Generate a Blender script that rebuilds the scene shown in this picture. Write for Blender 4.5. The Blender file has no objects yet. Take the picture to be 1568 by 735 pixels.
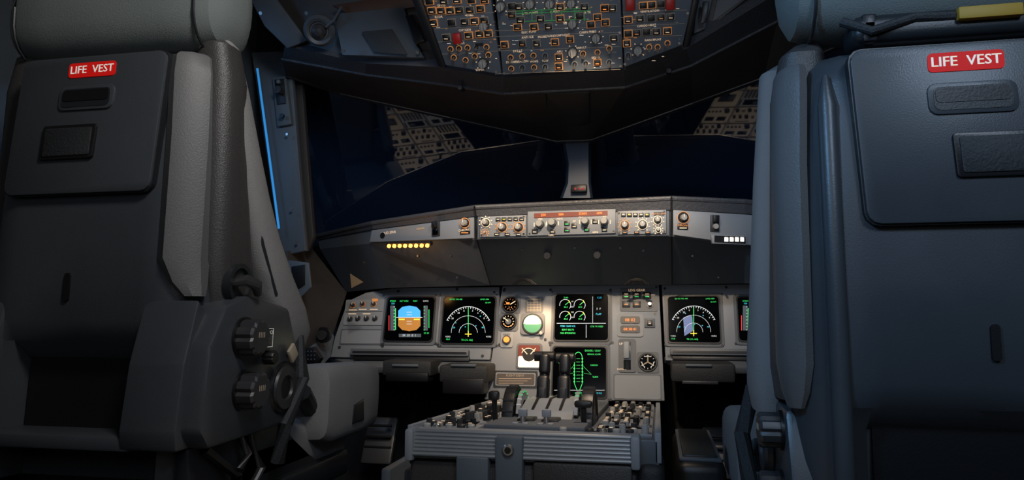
import bpy, bmesh, math, random
from math import radians, sin, cos, tan, pi
from mathutils import Vector, Matrix
random.seed(4)
# ------------------------------------------------------------------ camera
F=1100.0; UC=784.0; VC=367.5
C=Vector((.24,0,.92)); YAW=radians(11.4); PIT=radians(5.86)
FW=Vector((-sin(YAW)*cos(PIT),cos(YAW)*cos(PIT),sin(PIT)))
RT=Vector((cos(YAW),sin(YAW),0)); UP=RT.cross(FW)
cd=bpy.data.cameras.new('camera'); cam=bpy.data.objects.new('camera',cd)
bpy.context.collection.objects.link(cam)
cd.sensor_width=36; cd.lens=36*F/1568; cd.clip_start=.02
R=Matrix((RT,UP,-FW)).transposed().to_4x4(); cam.matrix_world=Matrix.Translation(C)@R
bpy.context.scene.camera=cam
def ray(u,v): return FW+RT*((u-UC)/F)+UP*((VC-v)/F)
def atY(u,v,y):
    d=ray(u,v); return C+d*((y-C.y)/d.y)
# ------------------------------------------------------------------ materials
def lin(h):
    h=h.lstrip('#'); r=[int(h[i:i+2],16)/255 for i in (0,2,4)]
    return tuple((c/12.92 if c<=.04045 else ((c+.055)/1.055)**2.4) for c in r)+(1,)
def mat(name,col,rough=.5,metal=0,bump=0,bs=200,emis=None,es=0,var=0,spec=.5,coat=0):
    m=bpy.data.materials.new(name); m.use_nodes=True; nt=m.node_tree; b=nt.nodes['Principled BSDF']
    c=lin(col); b.inputs['Base Color'].default_value=c
    b.inputs['Roughness'].default_value=rough; b.inputs['Metallic'].default_value=metal
    b.inputs['Specular IOR Level'].default_value=spec
    if coat: b.inputs['Coat Weight'].default_value=coat; b.inputs['Coat Roughness'].default_value=.03
    if emis: b.inputs['Emission Color'].default_value=lin(emis); b.inputs['Emission Strength'].default_value=es
    if bump or var:
        tc=nt.nodes.new('ShaderNodeTexCoord')
    if var:
        n=nt.nodes.new('ShaderNodeTexNoise'); n.inputs['Scale'].default_value=9; n.inputs['Detail'].default_value=6
        nt.links.new(tc.outputs['Object'],n.inputs['Vector'])
        mx=nt.nodes.new('ShaderNodeMix'); mx.data_type='RGBA'
        mx.inputs['A'].default_value=tuple(x*(1-var) for x in c[:3])+(1,)
        mx.inputs['B'].default_value=tuple(min(1,x*(1+var)) for x in c[:3])+(1,)
        nt.links.new(n.outputs['Fac'],mx.inputs['Factor']); nt.links.new(mx.outputs['Result'],b.inputs['Base Color'])
        mr=nt.nodes.new('ShaderNodeMapRange'); mr.inputs['To Min'].default_value=max(0,rough-.1); mr.inputs['To Max'].default_value=min(1,rough+.12)
        nt.links.new(n.outputs['Fac'],mr.inputs['Value']); nt.links.new(mr.outputs['Result'],b.inputs['Roughness'])
    if bump:
        n2=nt.nodes.new('ShaderNodeTexNoise'); n2.inputs['Scale'].default_value=bs; n2.inputs['Detail'].default_value=3
        nt.links.new(tc.outputs['Object'],n2.inputs['Vector'])
        bp=nt.nodes.new('ShaderNodeBump'); bp.inputs['Strength'].default_value=bump; bp.inputs['Distance'].default_value=.002
        nt.links.new(n2.outputs['Fac'],bp.inputs['Height']); nt.links.new(bp.outputs['Normal'],b.inputs['Normal'])
    return m
SHELL=mat('seat_shell_plastic','#3b3f43',.36,bump=.10,bs=500,var=.12)
SHELLD=mat('seat_shell_dark','#202326',.42,bump=.12,bs=500)
PADG=mat('seat_pad_grey','#5a5a5a',.5,bump=.25,bs=400,var=.1)
LEATH=mat('seat_textured_leather','#3c3a39',.42,bump=.45,bs=520)
FABRIC=mat('seat_fabric','#807e7c',.9,bump=.5,bs=700,var=.14)
HEADR=mat('headrest_fabric','#666d6b',.85,bump=.4,bs=600,var=.14)
BLACK=mat('black_plastic','#141416',.4,bump=.1,bs=300)
SOFTB=mat('soft_black','#222426',.65,bump=.5,bs=300)
MATTE=mat('glareshield_matte_top','#060607',1,spec=.05)
GLARE=mat('glareshield_liner','#42464c',.6,bump=.25,bs=300,var=.12)
LINER=mat('header_liner','#3a3735',.55,bump=.2,bs=200,var=.18)
LEATHB=mat('leather_trim','#46474b',.42,bump=.8,bs=140)
PANEL=mat('instrument_panel_grey','#7f848a',.45,bump=.08,bs=300,var=.08)
PANELD=mat('instrument_panel_dark','#565b61',.5,var=.05)
OHP=mat('overhead_grey','#555d67',.5,var=.08)
GREY=mat('frame_grey','#565e66',.5,bump=.1,bs=250,var=.1)
CEILG=mat('ceiling_console_grey','#454a50',.5,bump=.1,bs=250,var=.12)
POST=mat('post_grey','#35465a',.4,var=.1)
LGREY=mat('light_grey_paint','#878c91',.5,var=.06)
RIB=mat('ribbed_metal','#94989c',.35,metal=.5,var=.1)
STEEL=mat('steel','#b5b2ac',.3,metal=.9)
DSTEEL=mat('dark_fastener','#4a4a4c',.4,metal=.6)
KNOB=mat('knob_grey','#9d9c98',.4)
KNOBD=mat('knob_dark','#303032',.4)
RED=mat('red_guard','#b01f1a',.4)
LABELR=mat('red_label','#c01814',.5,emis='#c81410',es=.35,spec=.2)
WHITE=mat('white_print','#e8e6e0',.5,emis='#e8e6e0',es=.25)
PRINT=mat('lit_legend','#f2dcc0',.5,emis='#ffd8ac',es=.42)
AMBER=mat('amber_legend','#c88a50',.5,emis='#f09a50',es=.3)
AMBERH=mat('amber_lamp','#ff9040',.5,emis='#ffa040',es=5)
WLAMP=mat('white_lamp','#ffffff',.5,emis='#fff2e0',es=4)
SCREEN=mat('screen_glass','#020305',.12,spec=.15)
def em(n,c,e): return mat(n,c,.5,emis=c,es=e)
EW=em('screen_white','#cfd8de',.55); EG=em('screen_green','#2fe06a',.65); EGD=em('screen_green_dim','#1d8f45',.5)
EB=em('screen_blue','#3f9fe8',.9); EBR=em('screen_brown','#a8702c',.7); EC=em('screen_cyan','#35c6e0',.7)
EY=em('screen_yellow','#e8d040',.9); EO=em('screen_red_display','#6e2a16',.22); EGR=em('screen_grey','#4a545c',.35)
ELILAC=em('screen_weather','#5a6ea0',.5); ORANGE=em('orange_lamp','#ff8a3a',.9)
PALEG=em('gauge_green','#8fe0b0',.6); PALEW=em('gauge_face_lit','#f6e8d0',.8); SRED=em('screen_red','#d03030',.8)
GREENL=em('green_flow_line','#38904a',.22)
BLUEL=em('blue_glow_line','#2f8fd8',.6)  # weakly emissive blue for the thin line on the left frame edge
PAPER=mat('placard','#a89a86',.6)
YELL=mat('yellow_tag','#a08028',.6)
BROWN=mat('brown_liner','#3a2418',.6)
# ------------------------------------------------------------------ mesh builder
_tc={}
def textmesh(s):
    if s in _tc: return _tc[s]
    cu=bpy.data.curves.new('t','FONT'); cu.body=s; cu.size=1; cu.align_x='CENTER'; cu.align_y='CENTER'; cu.resolution_u=2
    ob=bpy.data.objects.new('t',cu); bpy.context.collection.objects.link(ob)
    bpy.context.view_layer.update()
    me=bpy.data.meshes.new_from_object(ob.evaluated_get(bpy.context.evaluated_depsgraph_get()))
    r=([v.co.copy() for v in me.vertices],[tuple(p.vertices) for p in me.polygons])
    bpy.data.objects.remove(ob); bpy.data.curves.remove(cu); bpy.data.meshes.remove(me)
    _tc[s]=r; return r
class MB:
    def __init__(s,M=None,flip=False): s.v=[];s.f=[];s.mi_=[];s.mats=[];s.M=M or Matrix.Identity(4);s.flip=flip
    def add(s,vs,fs,m,M=None,flip=None):
        if m not in s.mats: s.mats.append(m)
        k=s.mats.index(m); o=len(s.v); MM=M or s.M
        s.v+= [MM@Vector(p) for p in vs]
        fl=s.flip if flip is None else flip
        for f in fs:
            f=tuple(o+i for i in f); s.f.append(f[::-1] if fl else f); s.mi_.append(k)
    def addbm(s,b,m,L=None,flip=None):
        b.normal_update(); b.verts.index_update()
        s.add([(L@v.co if L else v.co.copy()) for v in b.verts],[[v.index for v in f.verts] for f in b.faces],m,flip=flip); b.free()
    def box(s,c,sz,m,bev=0,seg=2,rot=None):
        b=bmesh.new(); bmesh.ops.create_cube(b,size=1)
        for v in b.verts: v.co=Vector((v.co.x*sz[0],v.co.y*sz[1],v.co.z*sz[2]))
        if bev: bmesh.ops.bevel(b,geom=b.edges[:],offset=min(bev,min(sz)*.49),segments=seg,affect='EDGES',profile=.5)
        L=Matrix.Translation(Vector(c))
        if rot: L=L@rot
        s.addbm(b,m,L)
    def prism(s,pts,a,b_,m,axis='z',bev=0):
        b=bmesh.new(); n=len(pts)
        def P(p,h): return {'z':(p[0],p[1],h),'x':(h,p[0],p[1]),'y':(p[0],h,p[1])}[axis]
        A=[b.verts.new(P(p,a)) for p in pts]; B=[b.verts.new(P(p,b_)) for p in pts]
        b.faces.new(A); b.faces.new(B[::-1])
        for i in range(n): b.faces.new((A[i],B[i],B[(i+1)%n],A[(i+1)%n]))
        bmesh.ops.recalc_face_normals(b,faces=b.faces[:])
        if bev: bmesh.ops.bevel(b,geom=b.edges[:],offset=bev,segments=2,affect='EDGES',profile=.5)
        s.addbm(b,m)
    def slab(s,pts,th,m,bev=0):
        pts=[Vector(p) for p in pts]; n=Vector((0,0,0)); k=len(pts)
        for i in range(k): n+=pts[i].cross(pts[(i+1)%k])
        n.normalize()
        if n.dot(Vector((0,-1,0)))<0: n=-n
        q=[p-n*th for p in pts]; b=bmesh.new()
        A=[b.verts.new(p) for p in pts]; B=[b.verts.new(p) for p in q]
        b.faces.new(A); b.faces.new(B[::-1])
        for i in range(k): b.faces.new((A[i],B[i],B[(i+1)%k],A[(i+1)%k]))
        bmesh.ops.recalc_face_normals(b,faces=b.faces[:])
        if bev: bmesh.ops.bevel(b,geom=b.edges[:],offset=bev,segments=2,affect='EDGES',profile=.5)
        s.addbm(b,m)
    def cyl(s,p0,p1,r0,m,r1=None,n=20,bev=0):
        p0=Vector(p0);p1=Vector(p1); r1=r0 if r1 is None else r1
        ax=(p1-p0); q=ax.to_track_quat('Z','Y'); h=ax.length
        prof=[(0,0),(r0,0),(r1,h),(0,h)] if not bev else [(0,0),(r0,0),(r1,h-bev),(r1-bev,h),(0,h)]
        s.lathe(p0,q,prof,m,n)
    def lathe(s,o,q,prof,m,n=20):
        vs=[];fs=[]; k=len(prof); R=q.to_matrix()
        for i in range(n):
            a=2*pi*i/n
            for (r,h) in prof: vs.append(Vector(o)+R@Vector((r*cos(a),r*sin(a),h)))
        for i in range(n):
            j=(i+1)%n
            for t in range(k-1):
                a,b,c,d=i*k+t,j*k+t,j*k+t+1,i*k+t+1
                if prof[t][0]==0: fs.append((a,c,d))
                elif prof[t+1][0]==0: fs.append((a,b,d))
                else: fs.append((a,b,c,d))
        s.add(vs,fs,m)
    def knurl(s,p0,p1,r,m,n=12,depth=.12):
        p0=Vector(p0);p1=Vector(p1);ax=p1-p0;q=ax.to_track_quat('Z','Y');R=q.to_matrix();h=ax.length
        vs=[];N=n*4
        for i in range(N):
            a=2*pi*i/N; rr=r*(1-(depth if i%4 in(0,) else 0))
            for t,k in((1,0),(1,.88),(.88,1)): vs.append(p0+R@Vector((rr*t*cos(a),rr*t*sin(a),h*k)))
        fs=[]
        for i in range(N):
            j=(i+1)%N
            for t in range(2): fs.append((i*3+t,j*3+t,j*3+t+1,i*3+t+1))
        fs.append(tuple(i*3+2 for i in range(N)))
        s.add(vs,fs,m)
    def loft(s,rings,m,cap=True):
        k=len(rings[0]); vs=[p for r in rings for p in r]; fs=[]
        for i in range(len(rings)-1):
            for j in range(k):
                a=i*k+j;b=i*k+(j+1)%k; fs.append((a,b,b+k,a+k))
        if cap: fs.append(tuple(range(k))[::-1]); fs.append(tuple((len(rings)-1)*k+i for i in range(k)))
        s.add(vs,fs,m)
    def tube(s,pts,r,m,n=10):
        pts=[Vector(p) for p in pts]; rings=[]
        for i,p in enumerate(pts):
            t=(pts[min(i+1,len(pts)-1)]-pts[max(i-1,0)]).normalized(); q=t.to_track_quat('Z','Y').to_matrix()
            rr=r[i] if isinstance(r,(list,tuple)) else r
            rings.append([p+q@Vector((rr*cos(2*pi*j/n),rr*sin(2*pi*j/n),0)) for j in range(n)])
        s.loft(rings,m)
    def quad(s,pts,m): s.add(pts,[tuple(range(len(pts)))],m)
    def build(s,name,parent=None):
        me=bpy.data.meshes.new(name); me.from_pydata([tuple(p) for p in s.v],[],s.f)
        for m in s.mats: me.materials.append(m)
        me.polygons.foreach_set('material_index',s.mi_); me.polygons.foreach_set('use_smooth',[True]*len(s.f))
        me.update(); me.set_sharp_from_angle(angle=radians(32))
        ob=bpy.data.objects.new(name,me); bpy.context.collection.objects.link(ob)
        if parent: ob.parent=parent
        return ob
def empty(name,loc=(0,0,0)):
    e=bpy.data.objects.new(name,None); e.empty_display_size=.1; bpy.context.collection.objects.link(e); return e
# ------------------------------------------------------------------ panel-plane layout helper
class Surf:
    """a physical flat panel; layout measured on its face in metres"""
    def __init__(s,O,ex,ey):
        s.O=Vector(O); s.ex=Vector(ex).normalized(); s.ey=Vector(ey).normalized(); s.ez=s.ex.cross(s.ey)
        s.ey=s.ez.cross(s.ex)
        M=Matrix((s.ex,s.ey,s.ez)).transposed().to_4x4(); s.M=Matrix.Translation(s.O)@M
        s.mb=MB(s.M)
    def L(s,u,v):
        d=ray(u,v); t=(s.O-C).dot(s.ez)/d.dot(s.ez); p=C+d*t-s.O
        return p.dot(s.ex),p.dot(s.ey)
    def sc(s,u,v):
        a=s.L(u-1,v);b=s.L(u+1,v); return abs(b[0]-a[0])/2
    def sv(s,u,v):
        a=s.L(u,v-1);b=s.L(u,v+1); return abs(b[1]-a[1])/2
    def R(s,u0,v0,u1,v1,h0,h1,m,bev=0,seg=2):
        uc,vc=(u0+u1)/2,(v0+v1)/2; a,b=s.L(uc,vc)
        w=(u1-u0)*s.sc(uc,vc);h=(v1-v0)*s.sv(uc,vc)
        s.mb.box((a,b,(h0+h1)/2),(w,h,h1-h0),m,bev,seg)
    def RR(s,u0,v0,u1,v1,h0,h1,m,rad=4):
        uc,vc=(u0+u1)/2,(v0+v1)/2; a,b=s.L(uc,vc); w=(u1-u0)*s.sc(uc,vc)/2;h=(v1-v0)*s.sv(uc,vc)/2; r=rad*s.sc(uc,vc)
        pts=[]
        for cx,cy,a0 in((w-r,h-r,0),(-w+r,h-r,90),(-w+r,-h+r,180),(w-r,-h+r,270)):
            for t in(0,30,60,90): pts.append((a+cx+r*cos(radians(a0+t)),b+cy+r*sin(radians(a0+t))))
        s.mb.prism(pts,h0,h1,m)
    def poly(s,pp,h0,h1,m,bev=0):
        s.mb.prism([s.L(*p) for p in pp],h0,h1,m,bev=bev)
    def disc(s,u,v,r,h0,h1,m,n=24,bev=0):
        a,b=s.L(u,v); k=s.sc(u,v); s.mb.cyl((a,b,h0),(a,b,h1),r*k,m,n=n,bev=bev)
    def knob(s,u,v,r,h,m,base=None):
        a,b=s.L(u,v);k=s.sc(u,v)
        if base: s.mb.cyl((a,b,0),(a,b,.003),r*k*1.35,base,n=20)
        s.mb.knurl((a,b,.001),(a,b,h),r*k,m,n=9)
        s.mb.box((a,b+r*k*.5,h+.0004),(r*k*.18,r*k*.9,.0008),WHITE)
    def line(s,u0,v0,u1,v1,w,h,m):
        a=Vector(s.L(u0,v0));b=Vector(s.L(u1,v1));k=s.sc(u0,v0)*w/2; d=(b-a)
        if d.length<1e-6:return
        d.normalize(); n=Vector((-d.y,d.x))*k
        s.mb.quad([(a.x-n.x,a.y-n.y,h),(b.x-n.x,b.y-n.y,h),(b.x+n.x,b.y+n.y,h),(a.x+n.x,a.y+n.y,h)],m)
    def arc(s,u,v,r,a0,a1,w,h,m,n=24,ry=None):
        ry=ry or r; pr=None
        for i in range(n+1):
            t=radians(a0+(a1-a0)*i/n); q=(u+r*cos(t),v-ry*sin(t))
            if pr: s.line(pr[0],pr[1],q[0],q[1],w,h,m)
            pr=q
    def T(s,t,u,v,px,h,m,sx=1):
        vs,fs=textmesh(t); a,b=s.L(u,v);k=s.sc(u,v)*px*1.35
        s.mb.add([(a+p.x*k*sx,b+p.y*k,h) for p in vs],fs,m)
    def fill(s,u0,v0,u1,v1,h,m):
        a=s.L(u0,v1);b=s.L(u1,v1);c=s.L(u1,v0);d=s.L(u0,v0)
        s.mb.quad([(a[0],a[1],h),(b[0],b[1],h),(c[0],c[1],h),(d[0],d[1],h)],m)
    def screw(s,u,v,r=2.2): s.disc(u,v,r,.0,.0022,KNOBD,n=10)
# ================================================================== MAIN INSTRUMENT PANEL
t=radians(14)
S=Surf((0,2.2,.92),(1,0,0),(0,sin(t),cos(t)))
S.poly([(600,441),(765,439),(750,551),(505,547),(513,515),(532,461),(560,448)],-.03,0,PANEL,bev=.003)
S.poly([(769,438),(1009,436),(1018,614),(741,612),(752,551)],-.03,.001,PANEL,bev=.003)
S.poly([(1013,436),(1260,434),(1260,556),(1019,552)],-.03,0,PANEL,bev=.003)
def bezel(u0,v0,u1,v1):
    S.RR(u0-6,v0-6,u1+6,v1+6,-.001,.004,PANELD,5)
    S.RR(u0-2,v0-2,u1+2,v1+2,.0,.007,BLACK,5)
    S.RR(u0,v0,u1,v1,.0,.0075,SCREEN,5)
    for a in(u0-4,u1+4):
        for b in(v0-4,v1+4): S.disc(a,b,1.6,.004,.0052,KNOBD,n=8)
H=.0082
def pfd(x,y):
    bezel(x-36,y-33,x+36,y+33)
    up=[(x-17,y-2),(x-17,y-12),(x-11,y-18),(x,y-20),(x+11,y-18),(x+17,y-12),(x+17,y-2)]
    S.mb.prism([S.L(*p) for p in up[::-1]],H-.0004,H,EB)
    S.mb.prism([S.L(*p) for p in [(x-17,y-2),(x-17,y+11),(x-11,y+17),(x,y+19),(x+11,y+17),(x+17,y+11),(x+17,y-2)]],H-.0004,H,EBR)
    S.line(x-20,y-2,x+20,y-2,1,H+.0003,EW); S.line(x-16,y+1,x-7,y+1,2,H+.0003,EY);S.line(x+7,y+1,x+16,y+1,2,H+.0003,EY)
    for k in(-10,-6,4,8): S.line(x-4,y+k,x+4,y+k,.7,H+.0003,EW)
    S.fill(x-29,y-20,x-22,y+18,H,EGR); S.fill(x+22,y-20,x+28,y+18,H,EGR)
    for k in range(-18,18,5):
        S.line(x-24,y+k,x-22,y+k,.8,H+.0003,EW); S.line(x+22,y+k,x+24,y+k,.8,H+.0003,EG)
    S.line(x-21,y-16,x-21,y+17,1.4,H,EG); S.line(x+30,y-14,x+30,y+14,1,H,EG); S.line(x-31,y-5,x-31,y+18,1.2,H,SRED)
    S.fill(x-16,y+23,x+18,y+28,H,EGR); S.T('34  35  0  1',x,y+25.5,3.4,H+.0003,EW)
    S.T('SPEED',x-25,y-27,2.5,H,EG); S.T('ALT CRZ',x-8,y-27,2.5,H,EG); S.T('CAT3',x+25,y-27,2.5,H,EW); S.T('NAV',x+9,y-27,2.5,H,EG)
    S.T('320',x-25,y-23,2.6,H,EC); S.T('20 20',x+26,y+22,2.6,H,EG)
def nd(x,y,wx=False):
    bezel(x-39,y-35,x+39,y+35)
    cy=y+20
    if wx:
        S.mb.prism([S.L(*p) for p in [(x-14,y+26),(x-16,y-2),(x-6,y-6),(x-2,y-4),(x-1,y+18)]],H-.0005,H-.0001,ELILAC)
    S.arc(x,cy,37,28,152,.8,H,EW,30,ry=40)
    S.arc(x,cy,26,0,180,.5,H,EW,26); S.arc(x,cy,14,0,180,.5,H,EW,20)
    for a in range(30,151,6):
        tt=radians(a); S.line(x+37*cos(tt),cy-40*sin(tt),x+34.5*cos(tt),cy-37*sin(tt),.7,H,EW)
    for a,n in((140,'30'),(118,'33'),(62,'6'),(40,'9'),(102,'0'),(78,'3')):
        tt=radians(a); S.T(n,x+31.5*cos(tt),cy-34*sin(tt),2.7,H,EW)
    S.line(x,cy,x,cy-38,.9,H,EG); S.line(x-5,cy+2,x+5,cy+2,1.2,H,EY); S.line(x,cy-3,x,cy+6,1.2,H,EY)
    S.T('GS 412 TAS 430',x-19,y-31,2.2,H,EG); S.T('LIMES /084',x+25,y-31,2.2,H,EG); S.T('38 NM',x+30,y-26,2.3,H,EG)
    S.T('VOR1',x-31,y+26,2.4,H,EW); S.T('VOR2',x+31,y+26,2.4,H,EW); S.T('DLB',x-31,y+30,2.4,H,EG)
    S.T('20',x-22,cy-8,2.6,H,EC); S.T('40',x+22,cy-8,2.6,H,EC)
    S.T('TR LVL ADJ',x-2,y+31,2.6,H,EG)
    for k in range(5): S.T('+',x+random.uniform(-22,22),cy-random.uniform(5,30),3.4,H,EC)
pfd(628,489); nd(718,490.5); nd(1062,489.5,True); pfd(1166,489)
bezel(850,451,931,521)
for (x,y) in((866,468),(888,468),(866,486),(888,486)):
    S.arc(x,y,8.5,-40,190,.8,H,EW,16); S.line(x,y,x+6,y-5,.9,H,EG); S.T('80.5',x+1,y+3.5,2.6,H+.0002,EG)
    S.line(x+5,y-7.5,x+7.5,y-3,1.2,H+.0002,EY)
S.line(853,496,928,496,.8,H,EW); S.line(898,498,898,518,.7,H,EW); S.line(908,455,908,496,.5,H,EW)
S.T('FOB 12600 KG',870,500.5,2.7,H,EC); S.T('SEAT BELTS',870,506,2.7,H,EG); S.T('NO SMOKING',870,511,2.7,H,EG); S.T('CTR TK FEED',914,501,2.5,H,EG)
S.T('CLB',918,457,3,H,EC); S.T('S  F',917,474,3.4,H,EW); S.T('FLAP',917,482,3,H,EC); S.T('2140',867,457,2.6,H,EG)
for k in range(4): S.T(('FF','EGT','N2','N1')[k],877,463+k*8,2.4,H,EW)
bezel(847,532,928,608)
x=886
S.arc(x,549,6,0,180,.9,H,EG,10,ry=9)
S.line(x-6,549,x-6,588,.8,H,EG); S.line(x+6,549,x+6,588,.8,H,EG); S.line(x-6,588,x-2,598,.8,H,EG); S.line(x+6,588,x+2,598,.8,H,EG)
for k in range(8): S.line(x-3,550+k*5,x+3,550+k*5,.8,H,EGD); S.fill(x-7.2,549+k*5,x-5,551+k*5,H,EG); S.fill(x+5,549+k*5,x+7.2,551+k*5,H,EG)
S.line(x-8,562,x-20,574,.6,H,EGD); S.line(x+8,562,x+20,574,.6,H,EGD); S.line(x-20,574,x-8,572,.6,H,EGD); S.line(x+20,574,x+8,572,.6,H,EGD)
S.T('DOOR / OXY',908,538,3,H,EG); S.T('REGUL LO PR',910,543.5,2.5,H,EG); S.T('CABIN',860,556,2.4,H,EG); S.T('CARGO',910,560,2.4,H,EG)
S.T('SLIDE',862,576,2.6,H,EG); S.T('SLIDE',912,578,2.6,H,EG)
S.line(849,598,926,598,.6,H,EW); S.T('TAT +10 C',862,602.5,2.4,H,EG); S.T('G.W. 60300 KG',911,602.5,2.4,H,EC); S.T('23 H 56',886,602.5,2.4,H,EG)
def gauge(x,y,r,face=SCREEN,col=PRINT):
    S.RR(x-r-3,y-r-2,x+r+3,y+r+2,0,.003,PANELD,4)
    S.disc(x,y,r+1,.003,.007,BLACK,bev=.001); S.disc(x,y,r-1.2,.003,.0073,face)
    for a in range(0,360,30):
        q=radians(a); S.line(x+(r-3)*cos(q),y-(r-3)*sin(q),x+(r-5)*cos(q),y-(r-5)*sin(q),.8,.0078,col)
gauge(782,467,12,col=AMBER); S.line(782,467,790,462,1.4,.008,PRINT); S.T('3 4',782,472,3.4,.008,AMBER); S.fill(776,464,781,467,.008,ORANGE)
gauge(779,493,12,col=PRINT); S.line(779,493,772,487,1.2,.008,PRINT); S.disc(779,493,4.5,.0073,.0079,PANELD); S.arc(779,493,8,200,340,1,.008,AMBER,10)
S.RR(798,480,834,513,0,.006,PANELD,5); S.disc(816,497,16,.006,.009,BLACK,bev=.001)
S.mb.prism([S.L(816+13.5*cos(radians(a)),497-13.5*sin(radians(a))) for a in range(0,181,15)],.009,.0096,PALEG)
S.mb.prism([S.L(816+13.5*cos(radians(a)),497-13.5*sin(radians(a))) for a in range(180,361,15)],.009,.0096,em('gauge_dkgreen','#3a8060',.3))
S.line(806,497,826,497,1.4,.0099,WHITE); S.line(816,487,816,497,.8,.0099,WHITE); S.knob(829,511,3,.012,KNOB)
S.RR(804,455,832,479,0,.002,PANELD,3)
for k in range(5): S.line(808,459+k*4,828,459+k*4,1.1,.0024,PAPER); S.line(808+k*5,457,808+k*5,477,.8,.0024,PAPER)
S.RR(767,509,786,532,0,.004,LGREY,3); S.disc(776.5,521,4.5,.004,.012,ORANGE); S.disc(776.5,521,6.5,.004,.009,KNOBD); S.T('RESET',776.5,513,3,.0045,BLACK)
S.RR(791,526,830,565,0,.004,PANELD,4); S.RR(794,529,827,546,.004,.0065,mat('gauge_red','#6a2c1e',.4),2); S.disc(810.5,544,10,.0045,.007,BLACK)
S.RR(794,546,827,563,.004,.0066,PALEW,2); S.line(800,534,808,543,1.2,.0075,PRINT); S.line(821,534,813,543,1.2,.0075,PRINT); S.arc(810,545,11,20,160,.9,.0075,PRINT)
S.RR(756,568,823,594,0,.003,SHELLD,2)
S.RR(759,571,820,591,0,.0035,LGREY,2); S.RR(760.5,572.5,818.5,589.5,.003,.004,mat('label_brown','#4a4340',.5),2)
S.T('FLIGHT IDENT',789,575.5,3.2,.0044,PAPER)
for k in range(3): S.line(764,580+k*3.6,814-k*6,580+k*3.6,.8,.0044,PAPER)
S.RR(949,441,1007,477,0,.003,PANELD,3); S.T('LDG GEAR',975,445,4,.0035,PRINT)
for k in range(3): S.R(953+k*16,448,965+k*16,458,.003,.006,BLACK,.0008); S.line(956+k*16,455,962+k*16,455,1.6,.0065,EG); S.line(956+k*16,451,962+k*16,451,1,.0065,PRINT)
for k in range(2): S.R(953+k*16,462,965+k*16,471,.003,.006,BLACK,.0008); S.line(956+k*16,467,962+k*16,467,1.4,.0065,AMBER)
S.disc(995,467,6,.003,.005,BLACK); S.disc(995,467,2.5,.005,.016,STEEL); S.line(984,452,1003,452,1,.0035,PRINT)
S.RR(945,481,985,516,0,.004,LGREY,4)
for y in(491,505): S.RR(950,y-6,980,y+5,.004,.0065,BLACK,3); S.T('08 02' if y<500 else '08:38:41',965,y,5.2 if y<500 else 4.4,.0072,ORANGE)
S.R(987,488,1003,502,0,.004,PANELD,.001); S.R(991,491,999,499,.004,.007,BLACK,.001); S.line(993,496,997,496,1,.0075,PRINT)
S.RR(947,519,974,570,0,.004,PANELD,4); S.R(955,524,966,566,.004,.006,BLACK,.001); S.T('UP',951,527,3.5,.0045,PRINT); S.T('DOWN',952,566,3,.0045,PRINT)
a,b=S.L(960,541); S.mb.box((a,b,.025),(.008,.008,.04),KNOB,.001); S.mb.box((a,b+.001,.045),(.018,.05,.012),LGREY,.004)
S.R(955,530,966,552,.006,.009,LGREY,.001)
gauge(992,555,14,col=WHITE)
for q in(90,210,330):
    S.line(992,555,992+9*cos(radians(q)),555-9*sin(radians(q)),1.8,.008,PAPER); S.arc(992,555,9,q-30,q+30,1,.008,WHITE,6)
S.RR(939,573,1013,613,0,.002,PANELD,3); S.RR(941,575,1011,611,.001,.003,PANEL,3)
for x,y in((944,578),(1008,578),(944,608),(1008,608),(773,443),(1005,440),(1003,480),(744,606),(935,444),(843,444),(838,606),(935,612),(772,445),(757,448),(610,446),(700,443),(739,545),(520,532),(1018,442),(1112,440),(1112,545),(1024,545),(842,525),(938,525),(672,530),(586,530),(835,520)): S.screw(x,y,2.2)
S.RR(528,459,588,498,0,.003,LGREY,2); S.line(529,478,586,477,.8,.0035,BLACK)
for (x,y) in((541,468),(556,466),(573,466),(537,489),(549,488),(562,488),(575,488)): S.knob(x,y,3.2,.012,KNOBD,base=AMBER if y<480 else KNOB)
for (x,y) in((541,475),(556,474),(573,474),(540,481),(562,481)): S.line(x-6,y,x+6,y,1.1,.0035,PRINT)
S.RR(521,504,586,528,0,.002,PANELD,2); S.RR(523,506,584,526,.001,.003,PANEL,2); S.R(571,458,579,462,.003,.006,AMBER)
for x in(585,671,765,843): S.disc(x,528,2,0,.004,KNOBD,n=10)
for x0,x1 in((538,718),(1024,1240)):
    S.R(x0,536,x1,546,.0,.018,PANELD,.002); S.R(x0+4,540,x1-3,543,.018,.02,BLACK); S.R(x0+4,546,x1,553,-.02,.01,BLACK,.001)
panel=S.mb.build('main_instrument_panel')
W=MB()
def boxpx(mb,u0,v0,u1,v1,y0,y1,m,bev=.003):
    a=atY(u0,v1,y0); b=atY(u1,v0,y0); mb.box(((a.x+b.x)/2,(y0+y1)/2,(a.z+b.z)/2),(abs(b.x-a.x),abs(y1-y0),abs(b.z-a.z)),m,bev)
for x0,x1 in((505,752),(1017,1240)):
    W.slab([atY(x0,546,2.19),atY(x1,550,2.19),atY(x1,562,2.12),atY(x0+40,562,2.12)],.02,PANELD,bev=.002)
boxpx(W,585,553,660,575,2.05,2.2,SOFTB,.006); boxpx(W,590,571,655,584,2.04,2.1,BLACK,.004)
boxpx(W,672,560,746,586,2.05,2.2,SOFTB,.008); boxpx(W,677,580,740,603,2.03,2.1,BLACK,.004)
boxpx(W,1028,557,1126,585,2.05,2.2,SOFTB,.008); boxpx(W,1045,584,1100,588,2.04,2.1,DSTEEL,.002); boxpx(W,1150,557,1230,585,2.05,2.2,SOFTB,.008)
for u0,u1 in((600,640),(690,728),(1050,1090)): boxpx(W,u0,558,u1,561,2.045,2.06,GREY,.001)
W.build('tray_table_shelf',panel)
P=MB()
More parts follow.
